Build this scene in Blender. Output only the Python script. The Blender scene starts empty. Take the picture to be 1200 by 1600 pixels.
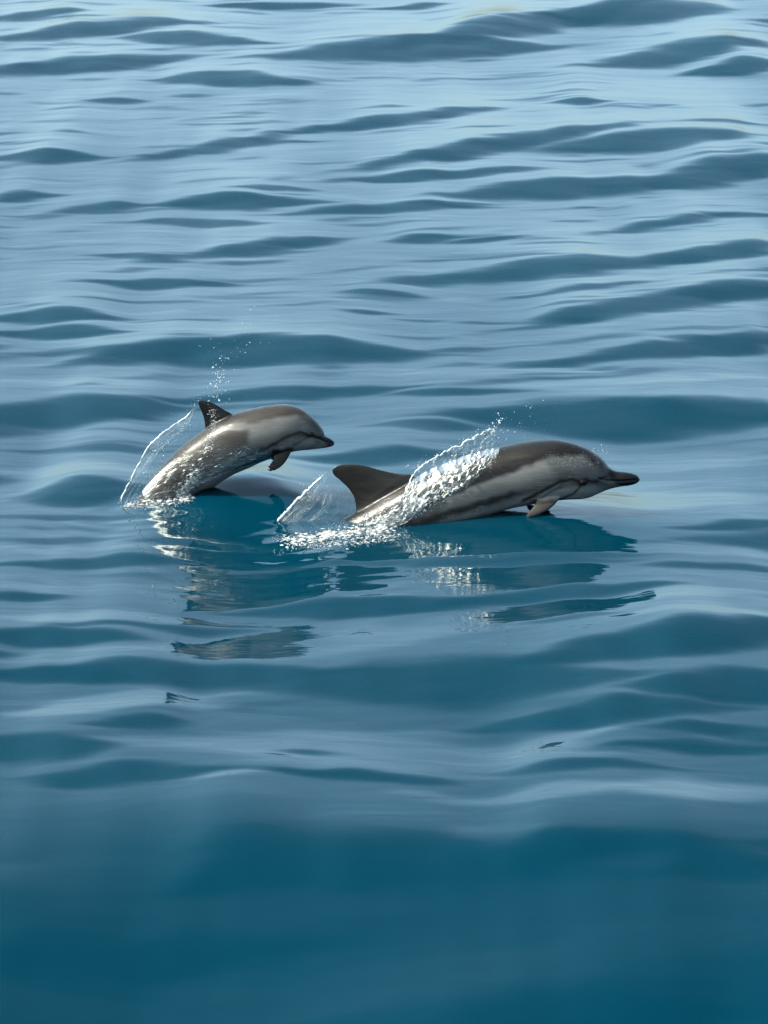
import bpy, math
import numpy as np
from mathutils import Vector
from mathutils.bvhtree import BVHTree

R = math.radians
sc = bpy.context.scene
COL = sc.collection

# ------------------------------------------------------------------ camera
DIST, DEP = 18.0, R(15.5)              # metres to the adult dolphin, downward angle of the view
PXM = 370.0                            # photograph pixels per metre at the aim point
CAM = np.array([0.0, -DIST*math.cos(DEP), DIST*math.sin(DEP)])
FWD = np.array([0.0, math.cos(DEP), -math.sin(DEP)])
UPV = np.array([0.0, math.sin(DEP), math.cos(DEP)])
cd = bpy.data.cameras.new('camera')
cam = bpy.data.objects.new('camera', cd); COL.objects.link(cam)
cam.location = CAM
cam.rotation_euler = (math.pi/2-DEP, 0, 0)
cd.sensor_fit = 'VERTICAL'; cd.sensor_height = 24.0
cd.angle_y = 2*math.atan(800/PXM/DIST)
cd.clip_start = 0.1; cd.clip_end = 20000
cd.dof.use_dof = True; cd.dof.focus_distance = DIST+0.2; cd.dof.aperture_fstop = 5.6
sc.camera = cam

# ------------------------------------------------------------------ sky, sun, exposure
SUN_EL, SUN_AZ = R(48), R(264)         # azimuth clockwise from +Y (the view direction): from the left
w = bpy.data.worlds.new('World'); sc.world = w; w.use_nodes = True
nt = w.node_tree
sky = nt.nodes.new('ShaderNodeTexSky'); sky.sky_type = 'NISHITA'
sky.sun_disc = False; sky.sun_elevation = SUN_EL; sky.sun_rotation = SUN_AZ
sky.air_density = 0.34; sky.dust_density = 3.0; sky.ozone_density = 3.0
bg = nt.nodes['Background']; bg.inputs['Strength'].default_value = 0.15
hz = nt.nodes.new('ShaderNodeMix'); hz.data_type = 'RGBA'; hz.blend_type = 'MULTIPLY'      # one even tint: the air is hazy and a little grey
hz.inputs[0].default_value = 1; hz.inputs[7].default_value = (1.0, 1.08, .82, 1)
nt.links.new(sky.outputs[0], hz.inputs[6]); nt.links.new(hz.outputs[2], bg.inputs[0])
sd = bpy.data.lights.new('sun', 'SUN'); sd.energy = 2.0; sd.angle = R(0.6); sd.color = (1, .98, .96)
sun = bpy.data.objects.new('sun', sd); COL.objects.link(sun)
sdir = Vector((math.sin(SUN_AZ)*math.cos(SUN_EL), math.cos(SUN_AZ)*math.cos(SUN_EL), math.sin(SUN_EL)))
sun.rotation_euler = sdir.to_track_quat('Z', 'Y').to_euler()
sun.location = sdir*30
sc.view_settings.view_transform = 'Standard'; sc.view_settings.look = 'None'
sc.view_settings.exposure = 2.3; sc.view_settings.gamma = 1.0
sc.view_settings.use_curve_mapping = False
sc.cycles.use_denoising = True
sc.cycles.max_bounces = 10; sc.cycles.transparent_max_bounces = 16
sc.cycles.sample_clamp_indirect = 6.0

# ------------------------------------------------------------------ helpers
def ray(px, py):
    px = np.asarray(px, float); py = np.asarray(py, float)
    d = FWD*DIST + np.multiply.outer((px-600)/PXM, np.array([1., 0, 0])) + np.multiply.outer((800-py)/PXM, UPV)
    return d
def on_plane_y(px, py, Y):             # photograph pixel -> point in the upright plane at depth Y
    d = ray(px, py); t = (Y-CAM[1])/d[..., 1]
    return CAM + d*np.asarray(t)[..., None]
def on_water(px, py):
    d = ray(px, py); t = -CAM[2]/d[..., 2]
    return CAM + d*np.asarray(t)[..., None]
def chart(P):                          # point -> photograph pixel
    v = P-CAM; z = v@FWD
    return np.stack([600+PXM*DIST*v[..., 0]/z, 800-PXM*DIST*(v@UPV)/z], -1)
def sm(a, b, x):
    t = np.clip((x-a)/(b-a), 0, 1); return t*t*(3-2*t)
def noise2(x, y, seed=0):              # gradient noise, about -1..1
    rs = np.random.RandomState(seed); G = rs.rand(256, 256)*2*math.pi
    xi = np.floor(x).astype(int); yi = np.floor(y).astype(int)
    fx = x-xi; fy = y-yi
    u = fx*fx*fx*(fx*(fx*6-15)+10); v = fy*fy*fy*(fy*(fy*6-15)+10)
    def g(i, j):
        a = G[(xi+i) % 256, (yi+j) % 256]
        return np.cos(a)*(fx-i)+np.sin(a)*(fy-j)
    return 1.4*((g(0, 0)*(1-u)+g(1, 0)*u)*(1-v)+(g(0, 1)*(1-u)+g(1, 1)*u)*v)
def fbm2(x, y, seed=0, o=3):
    s = 0; a = 1.
    for k in range(o):
        s = s+a*noise2(x*2**k+7.3*k, y*2**k-3.1*k, seed+k); a *= .5
    return s
def mesh_obj(name, V, F, mat, parent=None, smooth=True):
    me = bpy.data.meshes.new(name)
    V = np.asarray(V, np.float32); F = np.asarray(F, np.int32)
    n = F.shape[1]
    me.vertices.add(len(V)); me.vertices.foreach_set('co', V.ravel())
    me.loops.add(F.size); me.loops.foreach_set('vertex_index', F.ravel())
    me.polygons.add(len(F)); me.polygons.foreach_set('loop_start', np.arange(0, F.size, n, dtype=np.int32))
    me.update(calc_edges=True); me.validate()
    me.polygons.foreach_set('use_smooth', np.full(len(me.polygons), smooth))
    o = bpy.data.objects.new(name, me); COL.objects.link(o)
    if mat: me.materials.append(mat)
    if parent: o.parent = parent
    return o
def grid_faces(nu, nv, closed_v=False):
    i = np.arange(nu-1)[:, None]; j = np.arange(nv if closed_v else nv-1)[None, :]
    a = i*nv+j; b = i*nv+(j+1) % nv; c = (i+1)*nv+(j+1) % nv; d = (i+1)*nv+j
    return np.stack([a, b, c, d], -1).reshape(-1, 4)
def tag(o, label=None, cat=None, group=None, kind=None):
    for k, v in (('label', label), ('category', cat), ('group', group), ('kind', kind)):
        if v: o[k] = v
    return o
def new_mat(name):
    m = bpy.data.materials.new(name); m.use_nodes = True
    t = m.node_tree; return m, t, t.nodes['Principled BSDF']
def add(t, kind, **kw):
    n = t.nodes.new(kind)
    for k, v in kw.items():
        if k in n.inputs: n.inputs[k].default_value = v
        else: setattr(n, k, v)
    return n
def spline(P, n):                      # Catmull-Rom through the rows of P, n samples, by chord length
    P = np.asarray(P, float); d = np.r_[0, np.cumsum(np.linalg.norm(np.diff(P[:, :2], axis=0), axis=1)**.6)]
    t = np.linspace(0, d[-1], n); out = np.empty((n, P.shape[1]))
    m = np.gradient(P, d, axis=0)
    k = np.clip(np.searchsorted(d, t)-1, 0, len(d)-2); h = (d[k+1]-d[k])
    s = ((t-d[k])/h)[:, None]; h = h[:, None]
    return (2*s**3-3*s**2+1)*P[k]+(s**3-2*s**2+s)*h*m[k]+(-2*s**3+3*s**2)*P[k+1]+(s**3-s**2)*h*m[k+1]

# ------------------------------------------------------------------ the sea
m_water, t, b = new_mat('sea_water')
b.inputs['Base Color'].default_value = (0.0, 0.0160, 0.0290, 1)
b.inputs['Roughness'].default_value = 0.018
b.inputs['IOR'].default_value = 1.22
b.inputs['Specular Tint'].default_value = (.0, .6, 1, 1)
tc = add(t, 'ShaderNodeTexCoord')
mp = add(t, 'ShaderNodeMapping'); mp.inputs['Scale'].default_value = (0.55, 1.6, 1)
t.links.new(tc.outputs['Object'], mp.inputs['Vector'])
n1 = add(t, 'ShaderNodeTexNoise', Scale=3.2, Detail=4.0, Roughness=.5, Distortion=.6)
t.links.new(mp.outputs[0], n1.inputs['Vector'])
bp = add(t, 'ShaderNodeBump', Strength=0.08, Distance=0.03)
t.links.new(n1.outputs['Fac'], bp.inputs['Height']); t.links.new(bp.outputs[0], b.inputs['Normal'])

# camera-facing wave fronts (+) and away-tilted backs (-): centre, half size, rise to the right, steepness
FRONTS = [
 (60,22,70,9,.05,1),(150,46,150,14,.06,1),(300,60,110,13,-.03,.9),(130,95,160,15,.08,.9),(360,118,115,13,-.03,.9),(180,148,45,7,0,.8),
 (440,5,100,6,0,.9),(655,8,55,5,.05,.9),(640,72,210,20,.05,1),(820,38,190,20,.16,1),(1000,18,130,20,.05,1),(1060,76,140,18,.1,1),(1150,97,80,14,.05,1),
 (905,156,50,6,0,.9),(620,183,150,12,.12,.9),(340,222,140,10,.15,.7),(70,240,90,11,.02,1),(780,226,210,17,.14,1),(1010,220,150,20,.06,1),
 (690,268,160,10,.05,.9),(900,286,190,18,.06,1),(1130,262,120,26,.14,1.1),(40,300,55,10,.05,.9),(160,318,75,10,.06,.8),(370,312,110,14,.02,1),(430,292,60,6,0,.7),
 (600,316,160,10,.05,.8),(320,340,90,7,0,.6),(1040,340,110,10,.15,.9),(1150,325,60,7,0,.8),(660,366,52,9,.06,.9),(748,367,50,7,.05,.9),
 (400,380,125,13,.12,.9),(230,398,75,8,-.03,.7),(860,416,230,20,.07,1),(1130,390,110,16,.12,1),(260,438,115,10,.02,.9),(900,446,110,7,.1,.7),(600,453,58,8,0,.7),
 (1010,472,210,18,.14,1),(1150,448,95,20,.08,1.1),(90,495,115,13,.0,1),(90,516,105,12,.0,.9),(575,481,45,5,0,.6),(660,492,40,4,0,.4),
 (400,546,240,30,.0,1.15),(260,545,160,18,.1,.8),(1040,541,230,14,.10,1),(1160,522,70,18,.1,1),(450,605,190,13,.04,.8),(120,636,190,20,.06,.9),(720,608,110,8,0,.7),
 (950,642,210,24,.0,1),(1130,636,120,20,-.02,1),(660,657,85,8,0,.6),(600,703,110,13,.05,.8),(150,690,120,7,0,.4),
 (140,765,80,18,.0,.8),(370,795,120,30,.0,.8),(1130,830,75,7,0,.6),(90,800,110,7,0,.3),(60,840,90,6,0,.35),
 (150,878,150,10,.04,.7),(560,932,170,15,.02,.8),(40,918,70,10,0,.8),(870,924,180,13,.05,.8),(820,888,150,7,0,.45),(1120,895,110,8,0,.5),
 (80,985,125,17,0,1),(700,1050,260,40,.0,.7),(1070,1003,230,30,.12,1.0),(1150,1060,140,26,.05,.9),(300,1036,210,20,0,.8),(230,1116,65,13,0,.9),(60,1040,120,12,0,.8),
 (950,1096,200,22,.05,.7),(40,1150,160,24,0,.8),(500,1160,60,7,0,1.2),(540,1196,140,10,0,.8),(200,1190,150,16,0,.8),(1060,1150,150,18,.05,.8),(900,1180,160,12,0,.7),(1120,1120,90,14,.0,.8),(330,848,130,9,0,.45),(300,905,220,8,0,.5),(290,965,200,9,.02,.5),(850,965,200,7,0,.3),(700,882,300,8,0,.4),
 (560,1330,420,34,.02,.6),(1000,1330,260,30,-.03,.6),(250,1420,330,34,.03,.6),(830,1480,300,34,.0,.6),(480,1560,330,34,.03,.6),(1080,1600,260,34,0,.6)]
BACKS = [
 (170,1082,170,14,.12,1.3),(320,1080,42,6,0,.8),(590,1152,340,30,-.02,.95),(840,1132,130,12,.1,1.1),(350,1203,65,7,.04,1),(850,1222,140,13,.05,1.1),(1100,1215,130,19,.02,1.2),
 (640,1218,55,6,0,.7),(200,1010,220,11,.03,.7),(490,985,230,22,.05,1.),(860,946,320,11,.08,.7),(1080,966,140,6,.02,.8),(200,955,190,9,0,.7),(300,905,310,8,0,.5),
 (1000,700,220,24,0,.5),(960,780,260,24,0,.5),(100,725,170,14,0,.5),(120,855,220,9,0,.4),(1050,868,220,18,0,.5),(1000,588,260,14,.05,.4),
 (720,572,170,18,0,.35),(150,592,190,14,0,.4),(560,660,160,10,0,.3),(780,1300,90,12,0,.8),(600,1440,340,26,0,.7),(230,1520,320,26,.04,.6),(930,1560,330,28,-.03,.6),(120,1340,210,18,.04,.9),(1030,1410,260,20,.03,.7),(420,1370,200,14,0,.8),(700,1530,160,16,0,.5),(990,1335,60,10,0,.5),(100,1375,70,9,0,.4),(520,960,90,12,.1,.6),(690,1110,60,6,0,.6),(1040,1155,60,6,0,.6)]
GX0, GX1, GY0, GY1, GS = -5.0, 5.0, -8.5, 17.5, 0.025
GSY = 0.015
gx = np.arange(GX0, GX1+1e-6, GS); gy = np.arange(GY0, GY1+1e-6, GSY)
XX, YY = np.meshgrid(gx, gy)           # [iy, ix]
def wave_slope():
    S = np.zeros_like(XX)
    wx = XX+.05*noise2(XX*1.3, YY*1.6, 11)+.09*noise2(XX*2.6, YY*6, 12)+.04*noise2(XX*6, YY*12, 13)
    wy = YY+.04*noise2(XX*1.1, YY*1.3, 21)+.05*noise2(XX*3.2, YY*5, 22)+.018*noise2(XX*8, YY*12, 23)
    rs = np.random.RandomState(5)
    rows = [(f, 1) for f in FRONTS]+[(f, -1) for f in BACKS]
    W = []
    for (cx, cy, hw, hh, k, a), sg in rows:
        if 900 < cy < 1260: cy += 16
        c = on_water(cx, cy); e = on_water(cx+hw, cy); n = on_water(cx, cy-hh); f = on_water(cx, cy+hh)
        W.append((c[0], c[1], e[0]-c[0], (n[1]-f[1])/2*(.52 if cy < 620 else 1.25 if sg < 0 and cy > 880 else .62 if 860 < cy < 1260 else .8), k*(n[1]-f[1])/(2*hh)*PXM*DIST/np.linalg.norm(c-CAM), a*sg))
    for q in range(260):               # the same kind of wave fronts go on outside the view
        x, y = rs.uniform(GX0, GX1), rs.uniform(GY0, GY1)
        half = 1.72*np.linalg.norm(np.array([x, y, 0])-CAM)/DIST
        if abs(x) < half+.25 and -5.8 < y: continue
        W.append((x, y, rs.uniform(.25, .8), rs.uniform(.08, .22), rs.uniform(-.1, .5), rs.uniform(.5, 1.1)))
    for q in range(1500):               # small broken wavelets between them
        x, y = rs.uniform(GX0, GX1), rs.uniform(-3.2, GY1)
        W.append((x, y, rs.uniform(.07, .34), rs.uniform(.018, .05), rs.uniform(-.1, .45), rs.uniform(.08, .42)*rs.choice([1, 1, -.6])*(.35+.65*sm(.8, 2.5, y))))
    for X, Y, ax, ay, k, a in W:
        ry = 1.9*ay+1.9*ax*abs(k)+.2
        a0, a1 = np.searchsorted(gy, [Y-ry, Y+ry]); b0, b1 = np.searchsorted(gx, [X-1.9*ax-.2, X+1.9*ax+.2])
        if a1 <= a0 or b1 <= b0: continue
        qx, qy = wx[a0:a1, b0:b1], wy[a0:a1, b0:b1]
        u = (qx-X)/ax; v = (qy-Y-k*(qx-X))/ay
        r2 = u*u*.75+(v/(np.clip(1-.55*u*u, .22, 1)))**2    # lens-shaped, thin towards both ends
        S[a0:a1, b0:b1] += a*np.exp(-(r2**2.6)*.8)
    return S
S = wave_slope()
S = np.tanh(S*.9)/.9; S = S*(1+.25*noise2(XX*1.9, YY*3.3, 34)); S = np.where(S > 0, S*(.22+.07*sm(5, -2, YY)), S*(.055+.028*sm(-1.8, -2.8, YY)))
S += .007*noise2(XX*1.1+.4*YY, YY*2.6, 31)+.008*noise2(XX*2.6, YY*6, 32)
S += .17*noise2(XX*.8+3, YY*1.5, 33)*sm(-3.4, -4.3, YY)
H = np.zeros_like(S); LEAK = 2.0
kk = int(7/GSY); pad = np.pad(S, ((kk//2, kk//2), (0, 0)), mode='reflect'); cs = np.cumsum(pad, axis=0)
mean = (cs[kk:]-cs[:-kk])[:len(gy)]/kk
S[:len(mean)] -= mean
for i in range(1, len(gy)):
    H[i] = H[i-1]+GSY*(S[i-1]-H[i-1]/LEAK)
kx = np.exp(-.5*(np.arange(-12, 13)*GS/.035)**2); kx /= kx.sum()
H = np.apply_along_axis(lambda r: np.convolve(np.pad(r, 12, mode='edge'), kx, 'valid'), 1, H)
H -= H[:, (gx > -3) & (gx < 3)].mean()
win = sm(GX0, GX0+.8, XX)*sm(GX1, GX1-.8, XX)*sm(GY0, GY0+.8, YY)*sm(GY1, GY1-1.5, YY)
tr = .25*sm(-3.65, -4.6, YY+.35*noise2(XX*.6, YY*.3, 41))       # the near water climbs away from the camera: the face of a low swell
H -= np.cumsum(tr[::-1], axis=0)[::-1]*GSY
H += .03*(1-sm(-2.6, 2.6, YY))-.025
for cx, cy, A, ax, ay in ((880,812,.045,.42,.46),(405,775,.036,.34,.40)):       # the low swell each dolphin pushes up under its chest
    c = on_water(cx, cy); H += A*np.exp(-.5*(((XX-c[0])/ax)**2+((YY-c[1])/ay)**2))
for cx, cy, A, L, reach in ((245,792,.0011,.11,.30),(292,783,.0007,.08,.2),(470,850,.0013,.12,.34),(600,848,.0008,.09,.26),(720,815,.0006,.10,.24),(835,806,.0005,.08,.16)):
    c = on_water(cx, cy); r = np.hypot((XX-c[0])/1.3, YY-c[1])+.02*noise2(XX*7, YY*7, 43)      # rings where the bodies break the surface
    H += A*np.cos(2*math.pi*r/L)*np.exp(-r/reach)
H *= win
def grow(a, step, stop):
    out = []; s = step
    while a < stop: s *= 1.14; a += s; out.append(a)
    return np.array(out)
ox = grow(GX1, GS, 6000.); fx = np.r_[-ox[::-1], gx, ox]
oy = grow(GY1, GSY, 9000.); iy = grow(-GY0, GSY, 3000.); fy = np.r_[-iy[::-1], gy, oy]
FX, FY = np.meshgrid(fx, fy); FH = np.zeros_like(FX)
FH[len(iy):len(iy)+len(gy), len(ox):len(ox)+len(gx)] = H
sp = np.maximum(np.gradient(fx)[None, :], np.gradient(fy)[:, None])
rs = np.random.RandomState(9)
for k in range(26):                    # the low swell, everywhere the mesh is fine enough to carry it
    L = rs.uniform(1.2, 9); th = rs.normal(1.75, .45); A = .0003*L*rs.uniform(.5, 1)
    inside = 0.35 if L < 4 else .6
    amp = A*np.clip(1.5-sp*6/L, 0, 1)
    amp = amp*np.where((FX > GX0) & (FX < GX1) & (FY > GY0) & (FY < GY1), inside, 1) if False else amp*inside
    FH += amp*np.sin(2*math.pi/L*(FX*math.cos(th)+FY*math.sin(th))+rs.rand()*6.28)
V = np.stack([FX, FY, FH], -1).reshape(-1, 3)
sea = mesh_obj('sea_water', V, grid_faces(len(fy), len(fx)), m_water)
tag(sea, 'smooth rippling blue sea reflecting a pale sky', 'sea', kind='structure')
def water_z(x, y):
    i = np.clip(np.searchsorted(fy, y), 0, len(fy)-1); j = np.clip(np.searchsorted(fx, x), 0, len(fx)-1)
    return FH[i, j]

# ------------------------------------------------------------------ dolphins
def seg_dist(P, A):                    # distance of points to an open polyline
    d = np.full(len(P), 1e9)
    for a, b in zip(A[:-1], A[1:]):
        a = np.array(a, float); b = np.array(b, float); e = b-a
        tt = np.clip(((P-a)@e)/(e@e), 0, 1)
        d = np.minimum(d, np.linalg.norm(P-a-tt[:, None]*e, axis=1))
    return d
def poly_sd(P, A):                     # signed distance to a polygon, negative inside
    A = [tuple(a) for a in A]; d = seg_dist(P, A+[A[0]])
    ins = np.zeros(len(P), bool); x, y = P[:, 0], P[:, 1]
    for (x0, y0), (x1, y1) in zip(A, A[1:]+A[:1]):
        c = (y0 > y) != (y1 > y)
        with np.errstate(divide='ignore', invalid='ignore'):
            ins ^= c & (x < (x1-x0)*(y-y0)/(y1-y0+1e-12)+x0)
    return np.where(ins, -d, d)
def loft(stations, Y, n=150, m=56, flat=1.0):
    """rings between a top and a bottom profile point; fifth value = width over height"""
    Q = spline(stations, n)
    T = on_plane_y(Q[:, 0], Q[:, 1], Y); B = on_plane_y(Q[:, 2], Q[:, 3], Y)
    C = (T+B)/2; U = (T-B)/2*.97; r = np.linalg.norm(U, axis=1)
    a = np.linspace(0, 2*math.pi, m, endpoint=False)
    ca, sa = np.cos(a), np.sin(a)
    ca = np.sign(ca)*np.abs(ca)**.94; sa = np.sign(sa)*np.abs(sa)**.94
    V = C[:, None]+U[:, None]*ca[None, :, None]
    V = V+np.array([0, 1., 0])*(r*Q[:, 4])[:, None, None]*sa[None, :, None]
    V = V.reshape(-1, 3); F = grid_faces(n, m, True)
    V = np.vstack([V, C[0], C[-1]]); k = len(V)-2
    j = np.arange(m); e0 = np.stack([j, np.full(m, k), np.full(m, k), (j+1) % m], -1)
    o = (n-1)*m; e1 = np.stack([o+(j+1) % m, np.full(m, k+1), np.full(m, k+1), o+j], -1)
    tri = np.vstack([e0[:, [0, 1, 3]], e1[:, [0, 1, 3]]])
    return V, np.vstack([np.c_[F[:, [0, 1, 2]]], F[:, [0, 2, 3]], tri])
def foil(L, T, side, thick, nrm, n=40, m=24):
    """a fin: rings from leading edge L to trailing edge T (3-D curves, base to tip)"""
    L = spline(L, n); T = spline(T, n); a = np.linspace(0, 2*math.pi, m, endpoint=False)
    c = (L+T)/2; u = (L-T)/2; ln = np.linalg.norm(u, axis=1)
    prof = np.abs(np.sin(a))*(1+.35*np.cos(a))*np.sign(np.sin(a))
    tp = np.linspace(1, .18, n)*thick*np.minimum(1, ln/ln.max()*1.6)
    V = c[:, None]+u[:, None]*np.cos(a)[None, :, None]+np.asarray(nrm)[None, None]*(tp[:, None]*prof[None])[:, :, None]
    V = V.reshape(-1, 3); F = grid_faces(n, m, True)
    V = np.vstack([V, c[0], c[-1]]); k = len(V)-2; j = np.arange(m); o = (n-1)*m
    tri = np.vstack([np.stack([j, np.full(m, k), (j+1) % m], -1), np.stack([o+(j+1) % m, np.full(m, k+1), o+j], -1)])
    return V, np.vstack([F[:, [0, 1, 2]], F[:, [0, 2, 3]], tri])
def fuse(name, parts, voxel, smooth):
    Vs, Fs, k = [], [], 0
    for V, F in parts: Vs.append(V); Fs.append(F+k); k += len(V)
    o = mesh_obj(name+'_raw', np.vstack(Vs), np.vstack(Fs), None)
    import bmesh
    bm = bmesh.new(); bm.from_mesh(o.data); bmesh.ops.recalc_face_normals(bm, faces=bm.faces); bm.to_mesh(o.data); bm.free()
    r = o.modifiers.new('r', 'REMESH'); r.mode = 'VOXEL'; r.voxel_size = voxel; r.use_smooth_shade = True
    q = o.modifiers.new('s', 'SMOOTH'); q.factor = .5; q.iterations = smooth
    bpy.context.view_layer.update()
    me = bpy.data.meshes.new_from_object(o.evaluated_get(bpy.context.evaluated_depsgraph_get()))
    bpy.data.objects.remove(o)
    me.name = name; out = bpy.data.objects.new(name, me); COL.objects.link(out)
    return out
def verts(me):
    a = np.empty(len(me.vertices)*3); me.vertices.foreach_get('co', a); return a.reshape(-1, 3)

m_skin, t, b = new_mat('dolphin_skin')
at = add(t, 'ShaderNodeAttribute', attribute_name='marking')
tc = add(t, 'ShaderNodeTexCoord')
n1 = add(t, 'ShaderNodeTexNoise', Scale=38., Detail=6., Roughness=.6)
n2 = add(t, 'ShaderNodeTexNoise', Scale=9., Detail=5., Roughness=.6)
mp = add(t, 'ShaderNodeMapping'); mp.inputs['Rotation'].default_value = (0, R(25), 0); mp.inputs['Scale'].default_value = (.35, 1, 1.6)
t.links.new(tc.outputs['Object'], mp.inputs['Vector'])
for n in (n1, n2): t.links.new(mp.outputs[0], n.inputs['Vector'])
r1 = add(t, 'ShaderNodeMapRange'); r1.inputs[1].default_value = .3; r1.inputs[2].default_value = .7; r1.inputs[3].default_value = .78; r1.inputs[4].default_value = 1.2
t.links.new(n2.outputs['Fac'], r1.inputs[0])
mx = add(t, 'ShaderNodeMix', data_type='RGBA', blend_type='MULTIPLY'); mx.inputs[0].default_value = 1
t.links.new(at.outputs['Color'], mx.inputs[6]); t.links.new(r1.outputs[0], mx.inputs[7])
mr_ = add(t, 'ShaderNodeMapping'); mr_.inputs['Rotation'].default_value = (0, R(22), 0); mr_.inputs['Scale'].default_value = (5, 30, 70)
t.links.new(tc.outputs['Object'], mr_.inputs['Vector'])
n3 = add(t, 'ShaderNodeTexNoise', Scale=1.6, Detail=3., Roughness=.5, Distortion=.4); t.links.new(mr_.outputs[0], n3.inputs['Vector'])
r3 = add(t, 'ShaderNodeMapRange'); r3.inputs[1].default_value = .60; r3.inputs[2].default_value = .68; r3.inputs[3].default_value = 1.; r3.inputs[4].default_value = 1.5
t.links.new(n3.outputs['Fac'], r3.inputs[0])
mx2 = add(t, 'ShaderNodeMix', data_type='RGBA', blend_type='MULTIPLY'); mx2.inputs[0].default_value = 1
t.links.new(mx.outputs[2], mx2.inputs[6]); t.links.new(r3.outputs[0], mx2.inputs[7])
t.links.new(mx2.outputs[2], b.inputs['Base Color'])
n4 = add(t, 'ShaderNodeTexNoise', Scale=120., Detail=4., Roughness=.65); t.links.new(tc.outputs['Object'], n4.inputs['Vector'])
bc = add(t, 'ShaderNodeBump', Strength=.35, Distance=.004); t.links.new(n4.outputs['Fac'], bc.inputs['Height']); t.links.new(bc.outputs[0], b.inputs['Coat Normal'])
r2 = add(t, 'ShaderNodeMapRange'); r2.inputs[1].default_value = .35; r2.inputs[2].default_value = .65; r2.inputs[3].default_value = .22; r2.inputs[4].default_value = .42
t.links.new(n1.outputs['Fac'], r2.inputs[0]); t.links.new(r2.outputs[0], b.inputs['Roughness'])
b.inputs['IOR'].default_value = 1.38; b.inputs['Specular IOR Level'].default_value = .2
b.inputs['Coat Weight'].default_value = .32; b.inputs['Coat Roughness'].default_value = .07; b.inputs['Coat IOR'].default_value = 1.33
bp = add(t, 'ShaderNodeBump', Strength=.12, Distance=.004)
t.links.new(n1.outputs['Fac'], bp.inputs['Height']); t.links.new(bp.outputs[0], b.inputs['Normal'])
m_eye, t, b = new_mat('dolphin_eye')
nn = add(t, 'ShaderNodeTexNoise', Scale=60.); cr = add(t, 'ShaderNodeValToRGB')
cr.color_ramp.elements[0].color = (.002, .002, .003, 1); cr.color_ramp.elements[1].color = (.008, .006, .005, 1)
t.links.new(nn.outputs['Fac'], cr.inputs[0]); t.links.new(cr.outputs[0], b.inputs['Base Color'])
b.inputs['Roughness'].default_value = .35; b.inputs['Specular IOR Level'].default_value = .12

CAPE, FIN, GREY, PALE, BELLY, DARK = [np.array(c) for c in ((.0080, .0071, .0068), (.016, .0138, .0128), (.045, .0455, .0465), (.128, .127, .126), (.19, .19, .188), (.0045, .0045, .005))]
CAPE, FIN, GREY, PALE, BELLY, DARK = [c*.8 for c in (CAPE, FIN, GREY, PALE, BELLY, DARK)]
def paint(o, Y, layers, base, mouth=None, seed=0):
    me = o.data; P = verts(me)
    near = P.copy(); near[:, 1] = Y-np.abs(P[:, 1]-Y)      # both flanks carry the same markings
    q = chart(near)
    q = q+np.stack([2.2*noise2(q[:, 0]/14, q[:, 1]/9, seed), 2.2*noise2(q[:, 0]/14, q[:, 1]/9, seed+3)], -1)
    c = np.tile(base, (len(P), 1)).astype(float)
    for kind, pts, soft, colr, amt in layers:
        if kind == 'poly': k = 1-sm(-soft, soft, poly_sd(q, pts))
        else: k = 1-sm(0, soft, seg_dist(q, pts))
        k = (k*amt)[:, None]; c = c*(1-k)+colr*k
    if mouth:
        d = seg_dist(chart(near), mouth); k = 1-sm(0, 2.6, d)
        nn = np.empty(len(P)*3); me.vertices.foreach_get('normal', nn); nn = nn.reshape(-1, 3)
        P = P-nn*(k*.0050)[:, None]; me.vertices.foreach_set('co', P.astype(np.float32).ravel())
        k = k[:, None]*.75; c = c*(1-k)+DARK*k
    a = me.attributes.new('marking', 'FLOAT_COLOR', 'POINT')
    a.data.foreach_set('color', np.c_[c, np.ones(len(c))].astype(np.float32).ravel())
    me.materials.append(m_skin); me.update()
    me.polygons.foreach_set('use_smooth', np.ones(len(me.polygons), bool))
def bvh_of(o):
    me = o.data; me.calc_loop_triangles()
    return BVHTree.FromPolygons([v.co for v in me.vertices], [tuple(p.vertices) for p in me.polygons])
def hit(bv, px, py):
    d = Vector(ray(px, py)).normalized(); h = bv.ray_cast(Vector(CAM), d)
    return h[0], h[1]
def eyes(o, bv, px, py, Y, rad):
    p, n = hit(bv, px, py)
    u = np.linspace(0, math.pi, 9)[:, None]; v = np.linspace(0, 2*math.pi, 14, endpoint=False)[None]
    E = np.stack([np.sin(u)*np.cos(v)*1.25, np.cos(u)*np.ones_like(v)*.8, np.sin(u)*np.sin(v)], -1).reshape(-1, 3)*rad
    for s in (1, -1):
        c = np.array(p)-np.array(n)*rad*.15
        c[1] = Y+(c[1]-Y)*s
        tag(mesh_obj('eye', E+c, grid_faces(9, 14, True), m_eye, o), 'small black eye')

# adult: profile (back point, belly point, width ratio), tail to beak
YA = -0.10
ADULT = [(300,893,300,907,.6),(360,876,365,908,.5),(430,850,440,900,.5),(500,826,510,892,.62),(550,803,562,884,.78),(600,772,615,868,.86),(650,745,668,846,.9),
 (720,714,730,818,.92),(780,698,785,798,.93),(838,687.5,830,788,.92),(873,687,866,782.5,.90),(903,694,890,780.5,.88),(926,704.5,905,780,.86),(943,718,921,777,.84),
 (953.5,731,936,770.5,.82),(963,736,950,764.8,.9),(978,737.5,970,760,1.05),(989,739.8,983,758.5,1.1),(996.5,743.3,994,755.5,1.1),(999.8,747.5,999.2,751.5,1.0)]
def pl(pts, Y): return [on_plane_y(x, y, Y) for x, y in pts]
finL = pl([(668,765),(648,743.5),(624,740.5),(597,734.5),(570,727),(545,723.8),(524,727.5),(512,735)], YA)
finT = pl([(535,835),(550,808),(556,794),(553,780),(545,766),(532,753.5),(519,744.5),(510,737.5)], YA)
parts = [loft(ADULT, YA), foil(finL, finT, 0, .026, (0, 1, 0))]
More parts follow.
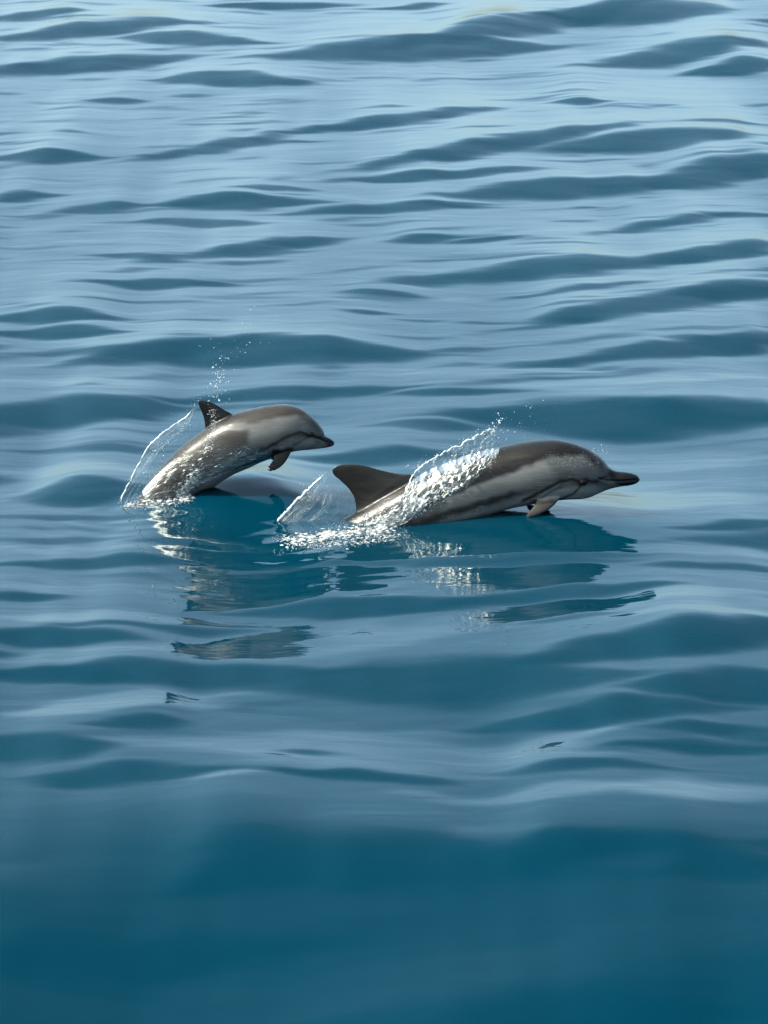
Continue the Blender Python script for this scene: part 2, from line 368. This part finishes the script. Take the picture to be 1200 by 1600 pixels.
def pectoral(Lp, Tp, Y, offs, thick):
    out = []
    for s in (1, -1):
        n = len(Lp); 
        def f(pts):
            q = [on_plane_y(x, y, Y-offs[i]) for i, (x, y) in enumerate(pts)]     # near flipper; the far one mirrors it
            return q if s > 0 else [np.array([a[0], 2*Y-a[1], a[2]]) for a in q]
        out.append(foil(f(Lp), f(Tp), 0, thick, (0, .9*s, -.43)))
    return out
parts += pectoral([(880,772),(872,783),(860,795),(846,803),(832,808),(818,810)], [(845,770),(838,783),(831,794),(825,801),(819,806),(812,809)], YA, (.05,.10,.12,.135,.145,.15), .013)
parts += [foil([np.array([on_plane_y(330,898,YA)[0]+.06, YA+s*.01, on_plane_y(330,898,YA)[2]]), np.array([on_plane_y(300,900,YA)[0]+.02, YA+s*.13, on_plane_y(300,900,YA)[2]]), np.array([on_plane_y(270,902,YA)[0]-.02, YA+s*.25, on_plane_y(270,902,YA)[2]])],
               [np.array([on_plane_y(290,900,YA)[0]-.04, YA, on_plane_y(290,900,YA)[2]]), np.array([on_plane_y(285,901,YA)[0]-.04, YA+s*.13, on_plane_y(285,901,YA)[2]]), np.array([on_plane_y(265,902,YA)[0]-.03, YA+s*.25, on_plane_y(265,902,YA)[2]])], 0, .012, (0, 0, 1)) for s in (1, -1)]
adult = fuse('dolphin', parts, .0045, 4)
adult_bvh = bvh_of(adult)
paint(adult, YA, [
 ('poly', [(820,731),(770,748),(700,775),(690,798),(760,783),(802,766),(840,757),(870,745),(850,722)], 7, PALE, 1),
 ('poly', [(690,800),(730,789),(800,768),(815,772),(770,788),(700,806),(640,838),(560,860),(560,840)], 5, FIN*1.25, .85),
 ('poly', [(690,815),(770,789),(817,776),(850,768),(872,760),(900,760),(930,760),(950,766),(930,790),(880,800),(700,850)], 6, BELLY, .95),
 ('poly', [(400,760),(480,700),(640,700),(760,660),(900,660),(935,700),(921,708),(903,712),(881,713),(860,714),(844,719),(831,726),(815,731),(804,738),(780,746),(748,755),(700,779),(640,805),(590,832),(520,860),(400,900)], 5, CAPE, 1),
 ('poly', [(400,700),(640,700),(655,745),(640,775),(600,800),(540,830),(400,900)], 12, FIN, 1),
 ('poly', [(905,700),(960,700),(975,738),(958,742),(940,738),(926,726),(915,715)], 6, CAPE*1.2, .9),
 ('poly', [(944,742),(955,734),(1010,730),(1010,762),(975,764),(958,752)], 3.5, DARK, 1),
 ('line', [(948,745),(932,751),(911,753),(897,749),(876,752),(860,760),(839,772),(817,783)], 5, CAPE*1.3, .95),
 ('line', [(911,755),(903,766),(887,776),(870,783)], 4, CAPE*1.5, .8),
 ('line', [(876,760),(850,775),(830,784)], 3, GREY*.7, .7),
 ('poly', [(835,783),(875,779),(870,800),(830,825),(800,825)], 4, FIN*1.9, 1),
 ('line', [(914,752),(908,755)], 9, DARK, 1)], GREY*1.5, mouth=[(995,750),(970,752),(950,751),(936,748)], seed=3)
eyes(adult, adult_bvh, 911.5, 753.5, YA, .015)
adult.data.update()
tag(adult, 'larger dolphin with tall swept fin and water breaking over its back', 'dolphin', 'dolphins leaping side by side')

# calf
YC = 0.22
CALF = [(160,842,172,858,.6),(186,822,205,846,.5),(206,797,252,832,.62),(223,764,282,803,.66),(243,738,299,782,.74),(263,716,315,767,.82),(283,697,335,761,.88),(307,679,353,749,.9),
 (332,661,369,740,.92),(361,647,389,731.5,.93),(390,639,407,723,.93),(423,633,424,716.5,.92),(450,631.8,439,711.5,.9),(470,637.5,449,708,.88),(487,650,459,705.5,.86),(499,662.5,468,704,.85),
 (506,673,478,703,.86),(507.5,679.5,489,702,.86),(511.5,683,502,700.6,.95),(517.5,685.8,512,699,1.05),(521.5,689.5,519,697,1.05),(523.3,692.3,522.6,694.8,1.0)]
finL = pl([(375,665),(362,646.5),(352,641),(337,631.5),(322,625.5),(312,624.6),(306,626)], YC)
finT = pl([(312,690),(320,668),(318.5,657),(315,646),(310.5,637),(307,631.5),(304,628)], YC)
parts = [loft(CALF, YC), foil(finL, finT, 0, .014, (0, 1, 0))]
parts += pectoral([(462,696),(455,707),(447,721),(438,730.5),(428,736),(418,737.5)], [(425,695),(428,708),(426.5,717),(421.5,724),(417.5,730),(414.5,735.5)], YC, (.03,.06,.075,.085,.09,.095), .011)
px_ = lambda x, y, dy: on_plane_y(x, y, YC)+np.array([0, dy, 0])
parts += [foil([px_(190,832,0), px_(165,848,s*.07), px_(145,858,s*.13)], [px_(165,858,0), px_(150,858,s*.07), px_(138,862,s*.13)], 0, .008, (.5, 0, .8)) for s in (1, -1)]
calf = fuse('dolphin', parts, .0032, 5)
calf_bvh = bvh_of(calf)
CB = np.array((.026, .022, .0205))
paint(calf, YC, [
 ('poly', [(330,690),(353,668),(372,662),(407,661),(440,655),(463,650),(480,662),(478,675),(460,674),(440,680),(420,692),(395,702),(380,700),(388,688),(385,672),(350,676)], 6, PALE*.85, .9),
 ('poly', [(300,772),(340,726),(380,706),(400,709),(425,701),(445,690),(465,684),(487,686),(505,695),(500,712),(440,725),(400,735),(300,800)], 6, BELLY*.8, .9),
 ('poly', [(330,668),(345,671),(388,674),(387,692),(350,704),(310,730),(262,770),(200,820),(180,760),(300,640)], 7, CB, 1),
 ('poly', [(340,600),(480,600),(485,650),(463,647),(440,652),(407,659),(367,661),(345,668),(300,690),(290,660),(300,600)], 4, CB*.85, 1),
 ('poly', [(290,600),(350,600),(372,648),(345,662),(312,675),(280,650)], 6, CAPE*1.1, 1),
 ('poly', [(480,640),(500,640),(515,680),(500,682),(488,668)], 7, CAPE*1.7, .8),
 ('poly', [(500,683),(512,680),(530,684),(530,702),(514,699),(508,692)], 3, DARK*1.8, .95),
 ('line', [(503,684),(485,679),(470,676.5),(458,678),(443,685),(423,697),(400,707),(375,717)], 4.2, CAPE*1.5, .9),
 ('line', [(486,681),(470,690),(458,695)], 3, GREY, .7),
 ('poly', [(427,703),(458,699),(462,712),(440,750),(400,750),(412,728)], 3.5, CAPE*1.3, 1),
 ('line', [(487.5,679),(482,679.5)], 6.5, DARK, 1),
 ('line', [(415,637),(417,637)], 2.2, DARK, .9)], GREY*1.4, mouth=[(521,692.5),(510,690.5),(500,686.5),(493,684)], seed=8)
eyes(calf, calf_bvh, 485.5, 679, YC, .0105)
tag(calf, 'smaller brown-backed calf leaping clear of the water, flipper hanging', 'dolphin', 'dolphins leaping side by side')

# ------------------------------------------------------------------ water thrown up by the dolphins
def film_mat(name, scale, lo, hi, base_w):
    """a thin film of water: clear, with a sky sheen and aerated white streaks; 'film' holds (along, across, whiteness)"""
    m, t, b = new_mat(name)
    at = add(t, 'ShaderNodeAttribute', attribute_name='film')
    sp_ = add(t, 'ShaderNodeSeparateColor'); t.links.new(at.outputs['Color'], sp_.inputs[0])
    mp = add(t, 'ShaderNodeMapping'); mp.inputs['Scale'].default_value = scale
    t.links.new(at.outputs['Vector'], mp.inputs['Vector'])
    n = add(t, 'ShaderNodeTexNoise', Scale=1.0, Detail=5., Roughness=.62, Distortion=.9); t.links.new(mp.outputs[0], n.inputs['Vector'])
    ad = add(t, 'ShaderNodeMath', operation='ADD'); t.links.new(n.outputs['Fac'], ad.inputs[0]); t.links.new(sp_.outputs[2], ad.inputs[1])
    mr = add(t, 'ShaderNodeMapRange'); mr.interpolation_type = 'SMOOTHSTEP'
    mr.inputs[1].default_value = lo; mr.inputs[2].default_value = hi; mr.inputs[3].default_value = base_w; mr.inputs[4].default_value = .95
    t.links.new(ad.outputs[0], mr.inputs[0])
    b.inputs['Base Color'].default_value = (.29, .305, .31, 1); b.inputs['Roughness'].default_value = .18; b.inputs['IOR'].default_value = 1.33
    tr = add(t, 'ShaderNodeBsdfTransparent'); tr.inputs[0].default_value = (.93, .96, .97, 1)
    gl = add(t, 'ShaderNodeBsdfGlossy'); gl.inputs['Roughness'].default_value = .06
    lw = add(t, 'ShaderNodeFresnel', IOR=1.33)
    bp = add(t, 'ShaderNodeBump', Strength=.6, Distance=.008); t.links.new(n.outputs['Fac'], bp.inputs['Height'])
    for nd in (gl, b, lw): t.links.new(bp.outputs[0], nd.inputs['Normal'])
    m1 = add(t, 'ShaderNodeMixShader'); t.links.new(lw.outputs[0], m1.inputs[0]); t.links.new(tr.outputs[0], m1.inputs[1]); t.links.new(gl.outputs[0], m1.inputs[2])
    m2 = add(t, 'ShaderNodeMixShader'); t.links.new(mr.outputs[0], m2.inputs[0]); t.links.new(m1.outputs[0], m2.inputs[1]); t.links.new(b.outputs[0], m2.inputs[2])
    t.links.new(m2.outputs[0], t.nodes['Material Output'].inputs['Surface'])
    return m
m_veil = film_mat('veil_of_water', (7, 46, 0), .48, .76, .06)
m_calf_veil = film_mat('thin_veil_of_water', (8, 50, 0), .62, .88, .03)
m_break = film_mat('broken_water', (34, 15, 0), .57, .70, .05)
m_run = film_mat('running_water', (26, 7, 0), .60, .84, .0)
m_foam, t, b = new_mat('white_foam')
nn = add(t, 'ShaderNodeTexNoise', Scale=160., Detail=3.); cr = add(t, 'ShaderNodeValToRGB')
cr.color_ramp.elements[0].position = .3; cr.color_ramp.elements[0].color = (.16, .175, .185, 1); cr.color_ramp.elements[1].position = .62; cr.color_ramp.elements[1].color = (.36, .37, .37, 1)
tc = add(t, 'ShaderNodeTexCoord'); t.links.new(tc.outputs['Object'], nn.inputs['Vector'])
t.links.new(nn.outputs['Fac'], cr.inputs[0]); t.links.new(cr.outputs[0], b.inputs['Base Color'])
b.inputs['Roughness'].default_value = .25; b.inputs['IOR'].default_value = 1.33
m_drop, t, b = new_mat('water_drop')
nn = add(t, 'ShaderNodeTexNoise', Scale=40.); cr = add(t, 'ShaderNodeValToRGB')
cr.color_ramp.elements[0].color = (.40, .44, .46, 1); cr.color_ramp.elements[1].color = (.62, .65, .66, 1)
t.links.new(nn.outputs['Fac'], cr.inputs[0]); t.links.new(cr.outputs[0], b.inputs['Base Color'])
b.inputs['Roughness'].default_value = .08; b.inputs['IOR'].default_value = 1.33; b.inputs['Transmission Weight'].default_value = .25

def film_attr(o, A):
    a = o.data.attributes.new('film', 'FLOAT_COLOR', 'POINT')
    a.data.foreach_set('color', np.c_[A, np.ones(len(A))].astype(np.float32).ravel())
def rim(path3, r0, seed, parent, name='rim', lump=.55):
    """the beaded edge of a sheet: a tube of uneven thickness"""
    n = 160; C = spline(path3, n); rs = np.random.RandomState(seed)
    C = C+.0035*np.stack([noise2(np.arange(n)/7., np.full(n, .3), seed+k) for k in range(3)], -1)
    T = np.gradient(C, axis=0); T /= np.linalg.norm(T, axis=1)[:, None]
    A = np.cross(T, [0, 1., 0]); A /= np.linalg.norm(A, axis=1)[:, None]; B = np.cross(T, A)
    r = r0*(1+lump*noise2(np.arange(n)/3.1, np.full(n, 1.7), seed)+.5*lump*noise2(np.arange(n)/1.4, np.full(n, 5.7), seed))
    r *= .35+.65*sm(-.55, -.1, noise2(np.arange(n)/9., np.full(n, 9.2), seed+5))
    r *= np.clip(np.minimum(np.arange(n), np.arange(n)[::-1])/6., .15, 1)
    a = np.linspace(0, 2*math.pi, 8, endpoint=False)
    V = C[:, None]+r[:, None, None]*(A[:, None]*np.cos(a)[None, :, None]+B[:, None]*np.sin(a)[None, :, None])
    return mesh_obj(name, V.reshape(-1, 3), grid_faces(n, 8, True), m_drop, parent)
def veil(edge, rimc, Y, bulge, mat, seed, white, n=90, m=60):
    E = spline(edge, n); Rm = spline(rimc, n)
    t_ = np.linspace(0, 1, m); P = E[:, None]*(1-t_)[None, :, None]+Rm[:, None]*t_[None, :, None]
    s_ = np.linspace(0, 1, n)[:, None]*np.ones((1, m)); tt = np.ones((n, 1))*t_[None]
    W = on_plane_y(P[..., 0], P[..., 1], Y)
    W[..., 1] += -bulge*np.sin(math.pi*tt*.9)*np.sin(math.pi*s_)+.007*fbm2(s_*4, tt*6, seed)*np.sin(math.pi*tt)
    o = mesh_obj('fin_veil', W.reshape(-1, 3), grid_faces(n, m), mat)
    film_attr(o, np.stack([s_, tt, white(s_, tt)], -1).reshape(-1, 3))
    return o, W
vo, W = veil([(511,738),(529,751.5),(546,767),(554.5,783),(556,797),(540,813),(505,828),(465,842),(424,853)],
             [(510,737),(496,751),(480,766),(462,783),(445,801),(431,818),(421,833),(417.5,843),(417,852)], YA, .03, m_veil, 51,
             lambda s, t: .10*sm(.45, .9, s)+.06*(1-sm(0, .25, t))+.06*sm(.85, 1, t)-.05*sm(.5, .2, s)*sm(.2, .6, t))
rim(W[4:, -1], .0055, 61, vo)
tag(vo, 'clear veil of water trailing off the tall fin of the larger dolphin', 'splash')
vo, W = veil([(304,630),(313,643),(318.5,657),(320,668),(306,680),(283,698),(263,716),(243,738),(224,764),(212,785)],
             [(303,634),(290,652),(273,663),(255,675),(240,688),(223,713),(211,737),(200,757),(191,776),(188,788)], YC, .03, m_calf_veil, 52,
             lambda s, t: .10*(1-sm(0, .22, t))*sm(.35, .8, s)+.05*sm(.85, 1, t)+.04*sm(.6, 1, s))
rim(W[4:, -1], .0032, 62, vo)
tag(vo, 'thin veil of water arcing from the fin of the calf', 'splash')

# the sheet of broken water sliding over the adult's back in front of the fin
def clothe(P, Y, bv, smooth=5):
    n, m = P.shape[:2]; y = np.full((n, m), np.nan)
    for i in range(n):
        for j in range(m):
            h = hit(bv, P[i, j, 0], P[i, j, 1])[0]
            if h is not None and h.y < Y+.02: y[i, j] = h.y
    for i in range(n):
        ok = np.where(~np.isnan(y[i]))[0]
        if len(ok): y[i] = np.where(np.isnan(y[i]), np.minimum(Y, y[i][ok[-1]]+.35*np.maximum(0, np.arange(m)-ok[-1])/m*.3), y[i])
        else: y[i] = Y-.03
    for k in range(smooth):
        q = np.pad(y, 1, mode='edge'); y2 = (q[:-2, 1:-1]+q[2:, 1:-1]+q[1:-1, :-2]+q[1:-1, 2:]+q[1:-1, 1:-1])/5
        y = np.minimum(y2, y)
    return y
lo_ = spline([(560,846),(592,840),(625,826),(652,807),(680,788),(706,777),(728,762),(748,745),(763,729),(775,714),(780,703)], 150)
up_ = spline([(556,822),(585,812),(612,797),(630,775),(644,744),(668,722),(693,707),(720,695),(748,679),(770,671),(779,694)], 150)
mm = 60; t_ = np.linspace(0, 1, mm)
P = lo_[:, None]*(1-t_)[None, :, None]+up_[:, None]*t_[None, :, None]
s_ = np.linspace(0, 1, 150)[:, None]*np.ones((1, mm)); tt = np.ones((150, 1))*t_[None]
P[..., 0] += 2.5*fbm2(s_*22, tt*5, 71)*(1-.5*np.abs(2*tt-1)); P[..., 1] += 3.0*fbm2(s_*26, tt*5, 72)
yy = clothe(P, YA, adult_bvh)
lump = np.clip(.35+.8*fbm2(s_*30, tt*9, 73, 4), 0, 2)
edge_fade = np.minimum(1, 6*np.minimum(s_, 1-s_))*sm(0, .12, tt)
yy = yy-.004-.016*lump*edge_fade
Wb = on_plane_y(P[..., 0], P[..., 1], 0.0*P[..., 0]+YA)
d = ray(P[..., 0], P[..., 1]); Wb = CAM+d*((yy-CAM[1])/d[..., 1])[..., None]
bo = mesh_obj('splash_sheet', Wb.reshape(-1, 3), grid_faces(150, mm), m_break)
film_attr(bo, np.stack([s_, tt, .15*sm(.55, .2, s_)*sm(.0, .2, tt)-.10*sm(.38, .6, s_)-.03+.10*(sm(.9, 1, tt)+sm(.95, 1, s_))], -1).reshape(-1, 3))
rim(Wb[40:148, -1], .0028, 63, bo, 'crest', .8)
tag(bo, 'glittering sheet of broken water sliding over the back of the larger dolphin', 'splash')

# the thin skin of running water on the calf's lower flank
lo_ = spline([(232,796),(262,786),(292,776),(312,758),(342,744),(375,731.5),(404,722),(424,715)], 110)
up_ = spline([(222,768),(246,740),(276,716),(304,706),(334,694),(366,690),(400,697),(422,705)], 110)
P = lo_[:, None]*(1-t_)[None, :, None]+up_[:, None]*t_[None, :, None]
s_ = np.linspace(0, 1, 110)[:, None]*np.ones((1, mm)); tt = np.ones((110, 1))*t_[None]
P = P+1.6*np.stack([fbm2(s_*14, tt*5, 75), fbm2(s_*16, tt*5, 76)], -1)
yy = clothe(P, YC, calf_bvh)-.002-.007*np.clip(.3+.8*fbm2(s_*18+tt*4, tt*7, 77, 4), 0, 2)*np.minimum(1, 6*np.minimum(s_, 1-s_))*sm(1, .7, tt)
d = ray(P[..., 0], P[..., 1]); Wc = CAM+d*((yy-CAM[1])/d[..., 1])[..., None]
co = mesh_obj('splash_sheet', Wc.reshape(-1, 3), grid_faces(110, mm), m_run)
film_attr(co, np.stack([s_+.35*tt, tt, .16*sm(.5, .0, tt)*sm(.05, .25, s_)*sm(.75, .5, s_)-.16*sm(.6, 1, tt)-.3*sm(.1, .0, s_)-.3*sm(.9, 1, s_)], -1).reshape(-1, 3))
tag(co, 'streaky film of running water on the lower flank of the calf', 'splash')

# foam and drops
def ico():
    import bmesh
    bm = bmesh.new(); bmesh.ops.create_icosphere(bm, subdivisions=1, radius=1); bm.verts.ensure_lookup_table()
    v = np.array([tuple(q.co) for q in bm.verts]); f = np.array([[q.index for q in p.verts] for p in bm.faces]); bm.free(); return v, f
IV, IF = ico()
def blobs(name, C, r, mat, seed, stretch=None):
    rs = np.random.RandomState(seed); n = len(C); k = len(IV)
    sc_ = rs.uniform(.65, 1.35, (n, 1, 3)) if stretch is None else np.asarray(stretch)[None, None]*rs.uniform(.7, 1.3, (n, 1, 3))
    V = C[:, None]+IV[None]*(1+.18*rs.normal(size=(n, k, 1)))*sc_*np.asarray(r)[:, None, None]
    return mesh_obj(name, V.reshape(-1, 3), (IF[None]+(np.arange(n)*k)[:, None, None]).reshape(-1, 3), mat)
def froth(C, r, seed, voxel=.0022):
    o = blobs('foam_raw', C, r, None, seed, (1.5, .7, .8)); V = verts(o.data)
    F = np.array([tuple(p.vertices) for p in o.data.polygons]); bpy.data.objects.remove(o)
    q = fuse('foam', [(V, F)], voxel, 4); q.data.materials.append(m_foam); return q
def front(px, py, bv):
    """the nearest thing behind a pixel: dolphin skin or water"""
    d = ray(px, py); w_ = CAM+d*(-CAM[2]/d[2]); w_ = CAM+d*((water_z(w_[0], w_[1])-CAM[2])/d[2])
    h = hit(bv, px, py)[0]
    if h is not None and h.y < w_[1]: return np.array(h)
    return w_
def strewn(lines, bv, seed):
    """lines: (polyline, number, spread in pixels, smallest and largest radius in mm)"""
    rs = np.random.RandomState(seed); C, rr = [], []
    for pts, num, spread, r0, r1 in lines:
        Q = spline(np.array(pts, float), 200) if len(pts) > 2 else np.linspace(pts[0], pts[1], 200)
        for k in range(num):
            q = Q[rs.randint(200)]+rs.normal(size=2)*spread*np.array([1, .8])
            r = (r0+(r1-r0)*rs.rand()**2.5)*.001
            p = front(q[0], q[1], bv); C.append(p-FWD*r*.3); rr.append(r)
    return np.array(C), np.array(rr)
C, rr = strewn([
 ([(440,846),(480,842),(520,836),(560,832),(600,828)], 700, 6, 2, 9),
 ([(430,852),(500,850),(570,846),(620,836)], 420, 4, 1.5, 6),
 ([(590,826),(615,812),(640,795),(660,778)], 520, 8, 2, 10),
 ([(640,800),(680,775),(710,755)], 200, 9, 1.5, 7),
 ([(690,770),(730,738),(760,710),(772,690)], 90, 11, 1.0, 3.5),
 ([(515,830),(560,816),(590,806),(612,798)], 260, 6, 1.5, 5),
 ([(700,806),(760,795),(800,789)], 60, 3, 1, 2.5),
 ([(880,722),(915,718),(940,722)], 60, 7, 1, 2.2)], adult_bvh, 81)
fo = tag(froth(C, rr*.9, 82), 'white foam along the flank and waterline of the larger dolphin', 'foam', kind='stuff')
C, rr = strewn([
 ([(432,848),(480,843),(520,837),(560,832),(600,827)], 1500, 8, .7, 2.6),
 ([(420,856),(500,853),(570,848),(640,834)], 700, 4, .6, 2.0),
 ([(580,830),(615,812),(640,795),(665,776)], 900, 10, .7, 2.8),
 ([(640,800),(680,775),(715,752)], 420, 11, .6, 2.4),
 ([(690,770),(730,738),(760,710),(774,688)], 300, 13, .5, 2.0),
 ([(515,832),(560,818),(590,806),(612,798)], 500, 7, .6, 2.2),
 ([(690,812),(760,798),(820,788)], 260, 4, .5, 1.6),
 ([(860,716),(890,722),(915,722),(945,728)], 420, 9, .4, 1.3)], adult_bvh, 85)
fb = blobs('bubbles', C, rr, m_foam, 86); fb.parent = fo; fb['kind'] = 'stuff'
C, rr = strewn([
 ([(196,790),(230,786),(262,784),(296,778)], 330, 4, 1.5, 6),
 ([(284,780),(292,762),(302,745),(306,735)], 240, 5, 1.5, 7),
 ([(322,700),(330,680),(334,660),(331,640)], 120, 3, 1, 4),
 ([(312,730),(322,712),(330,690)], 90, 4, 1, 3.5),
 ([(310,745),(345,728),(372,713),(385,708)], 150, 6, 1, 4),
 ([(218,780),(240,750),(262,722)], 110, 5, 1, 3.5),
 ([(345,748),(380,735),(412,724)], 60, 4, 1, 2.5)], calf_bvh, 83)
fo = tag(froth(C, rr, 84, .0019), 'white foam and trickles on the flank of the calf', 'foam', kind='stuff')
C, rr = strewn([
 ([(192,791),(230,787),(262,785),(298,779)], 700, 5, .6, 2.0),
 ([(284,782),(292,762),(302,745),(308,732)], 600, 6, .6, 2.2),
 ([(318,705),(330,680),(334,660),(331,640)], 380, 4, .5, 1.7),
 ([(300,755),(345,730),(372,714),(388,707)], 220, 8, .5, 1.7),
 ([(218,780),(240,750),(262,722),(300,690)], 200, 7, .5, 1.5)], calf_bvh, 87)
fb = blobs('bubbles', C, rr, m_foam, 88); fb.parent = fo; fb['kind'] = 'stuff'
def spray(lines, Y, seed, label):
    rs = np.random.RandomState(seed); C, rr = [], []
    for p0, p1, num, spread, r0, r1 in lines:
        Q = np.linspace(p0, p1, 200)
        for k in range(num):
            q = Q[rs.randint(200)]+rs.normal(size=2)*spread
            C.append(on_plane_y(q[0], q[1], Y+rs.normal()*.05)); rr.append((r0+(r1-r0)*rs.rand()**3)*.001)
    tag(blobs('spray_drops', np.array(C), np.array(rr), m_drop, seed+1), label, 'drops', kind='stuff')
spray([((330,640),(342,575),90,9,.6,3.4), ((320,560),(420,530),50,16,.5,2.4), ((335,600),(352,560),60,6,.7,3.6), ((378,520),(400,480),12,14,.5,1.8), ((192,780),(300,640),140,7,.5,2.4), ((186,795),(230,790),40,7,.5,2.2), ((300,632),(312,622),16,4,.6,2)], YC, 91, 'drops of spray flung up above the fin of the calf')
spray([((772,675),(778,650),50,5,.6,3.8), ((775,680),(850,645),70,16,.5,2.6), ((765,672),(774,692),50,5,.6,3.2), ((928,708),(948,704),22,5,.6,2.6), ((425,838),(410,850),40,7,.6,2.8), ((640,735),(765,668),120,5,.5,2.2), ((420,832),(505,742),110,5,.5,2.2), ((480,800),(540,780),40,14,.5,1.6)], YA, 95, 'drops of spray flung up above the back of the larger dolphin')
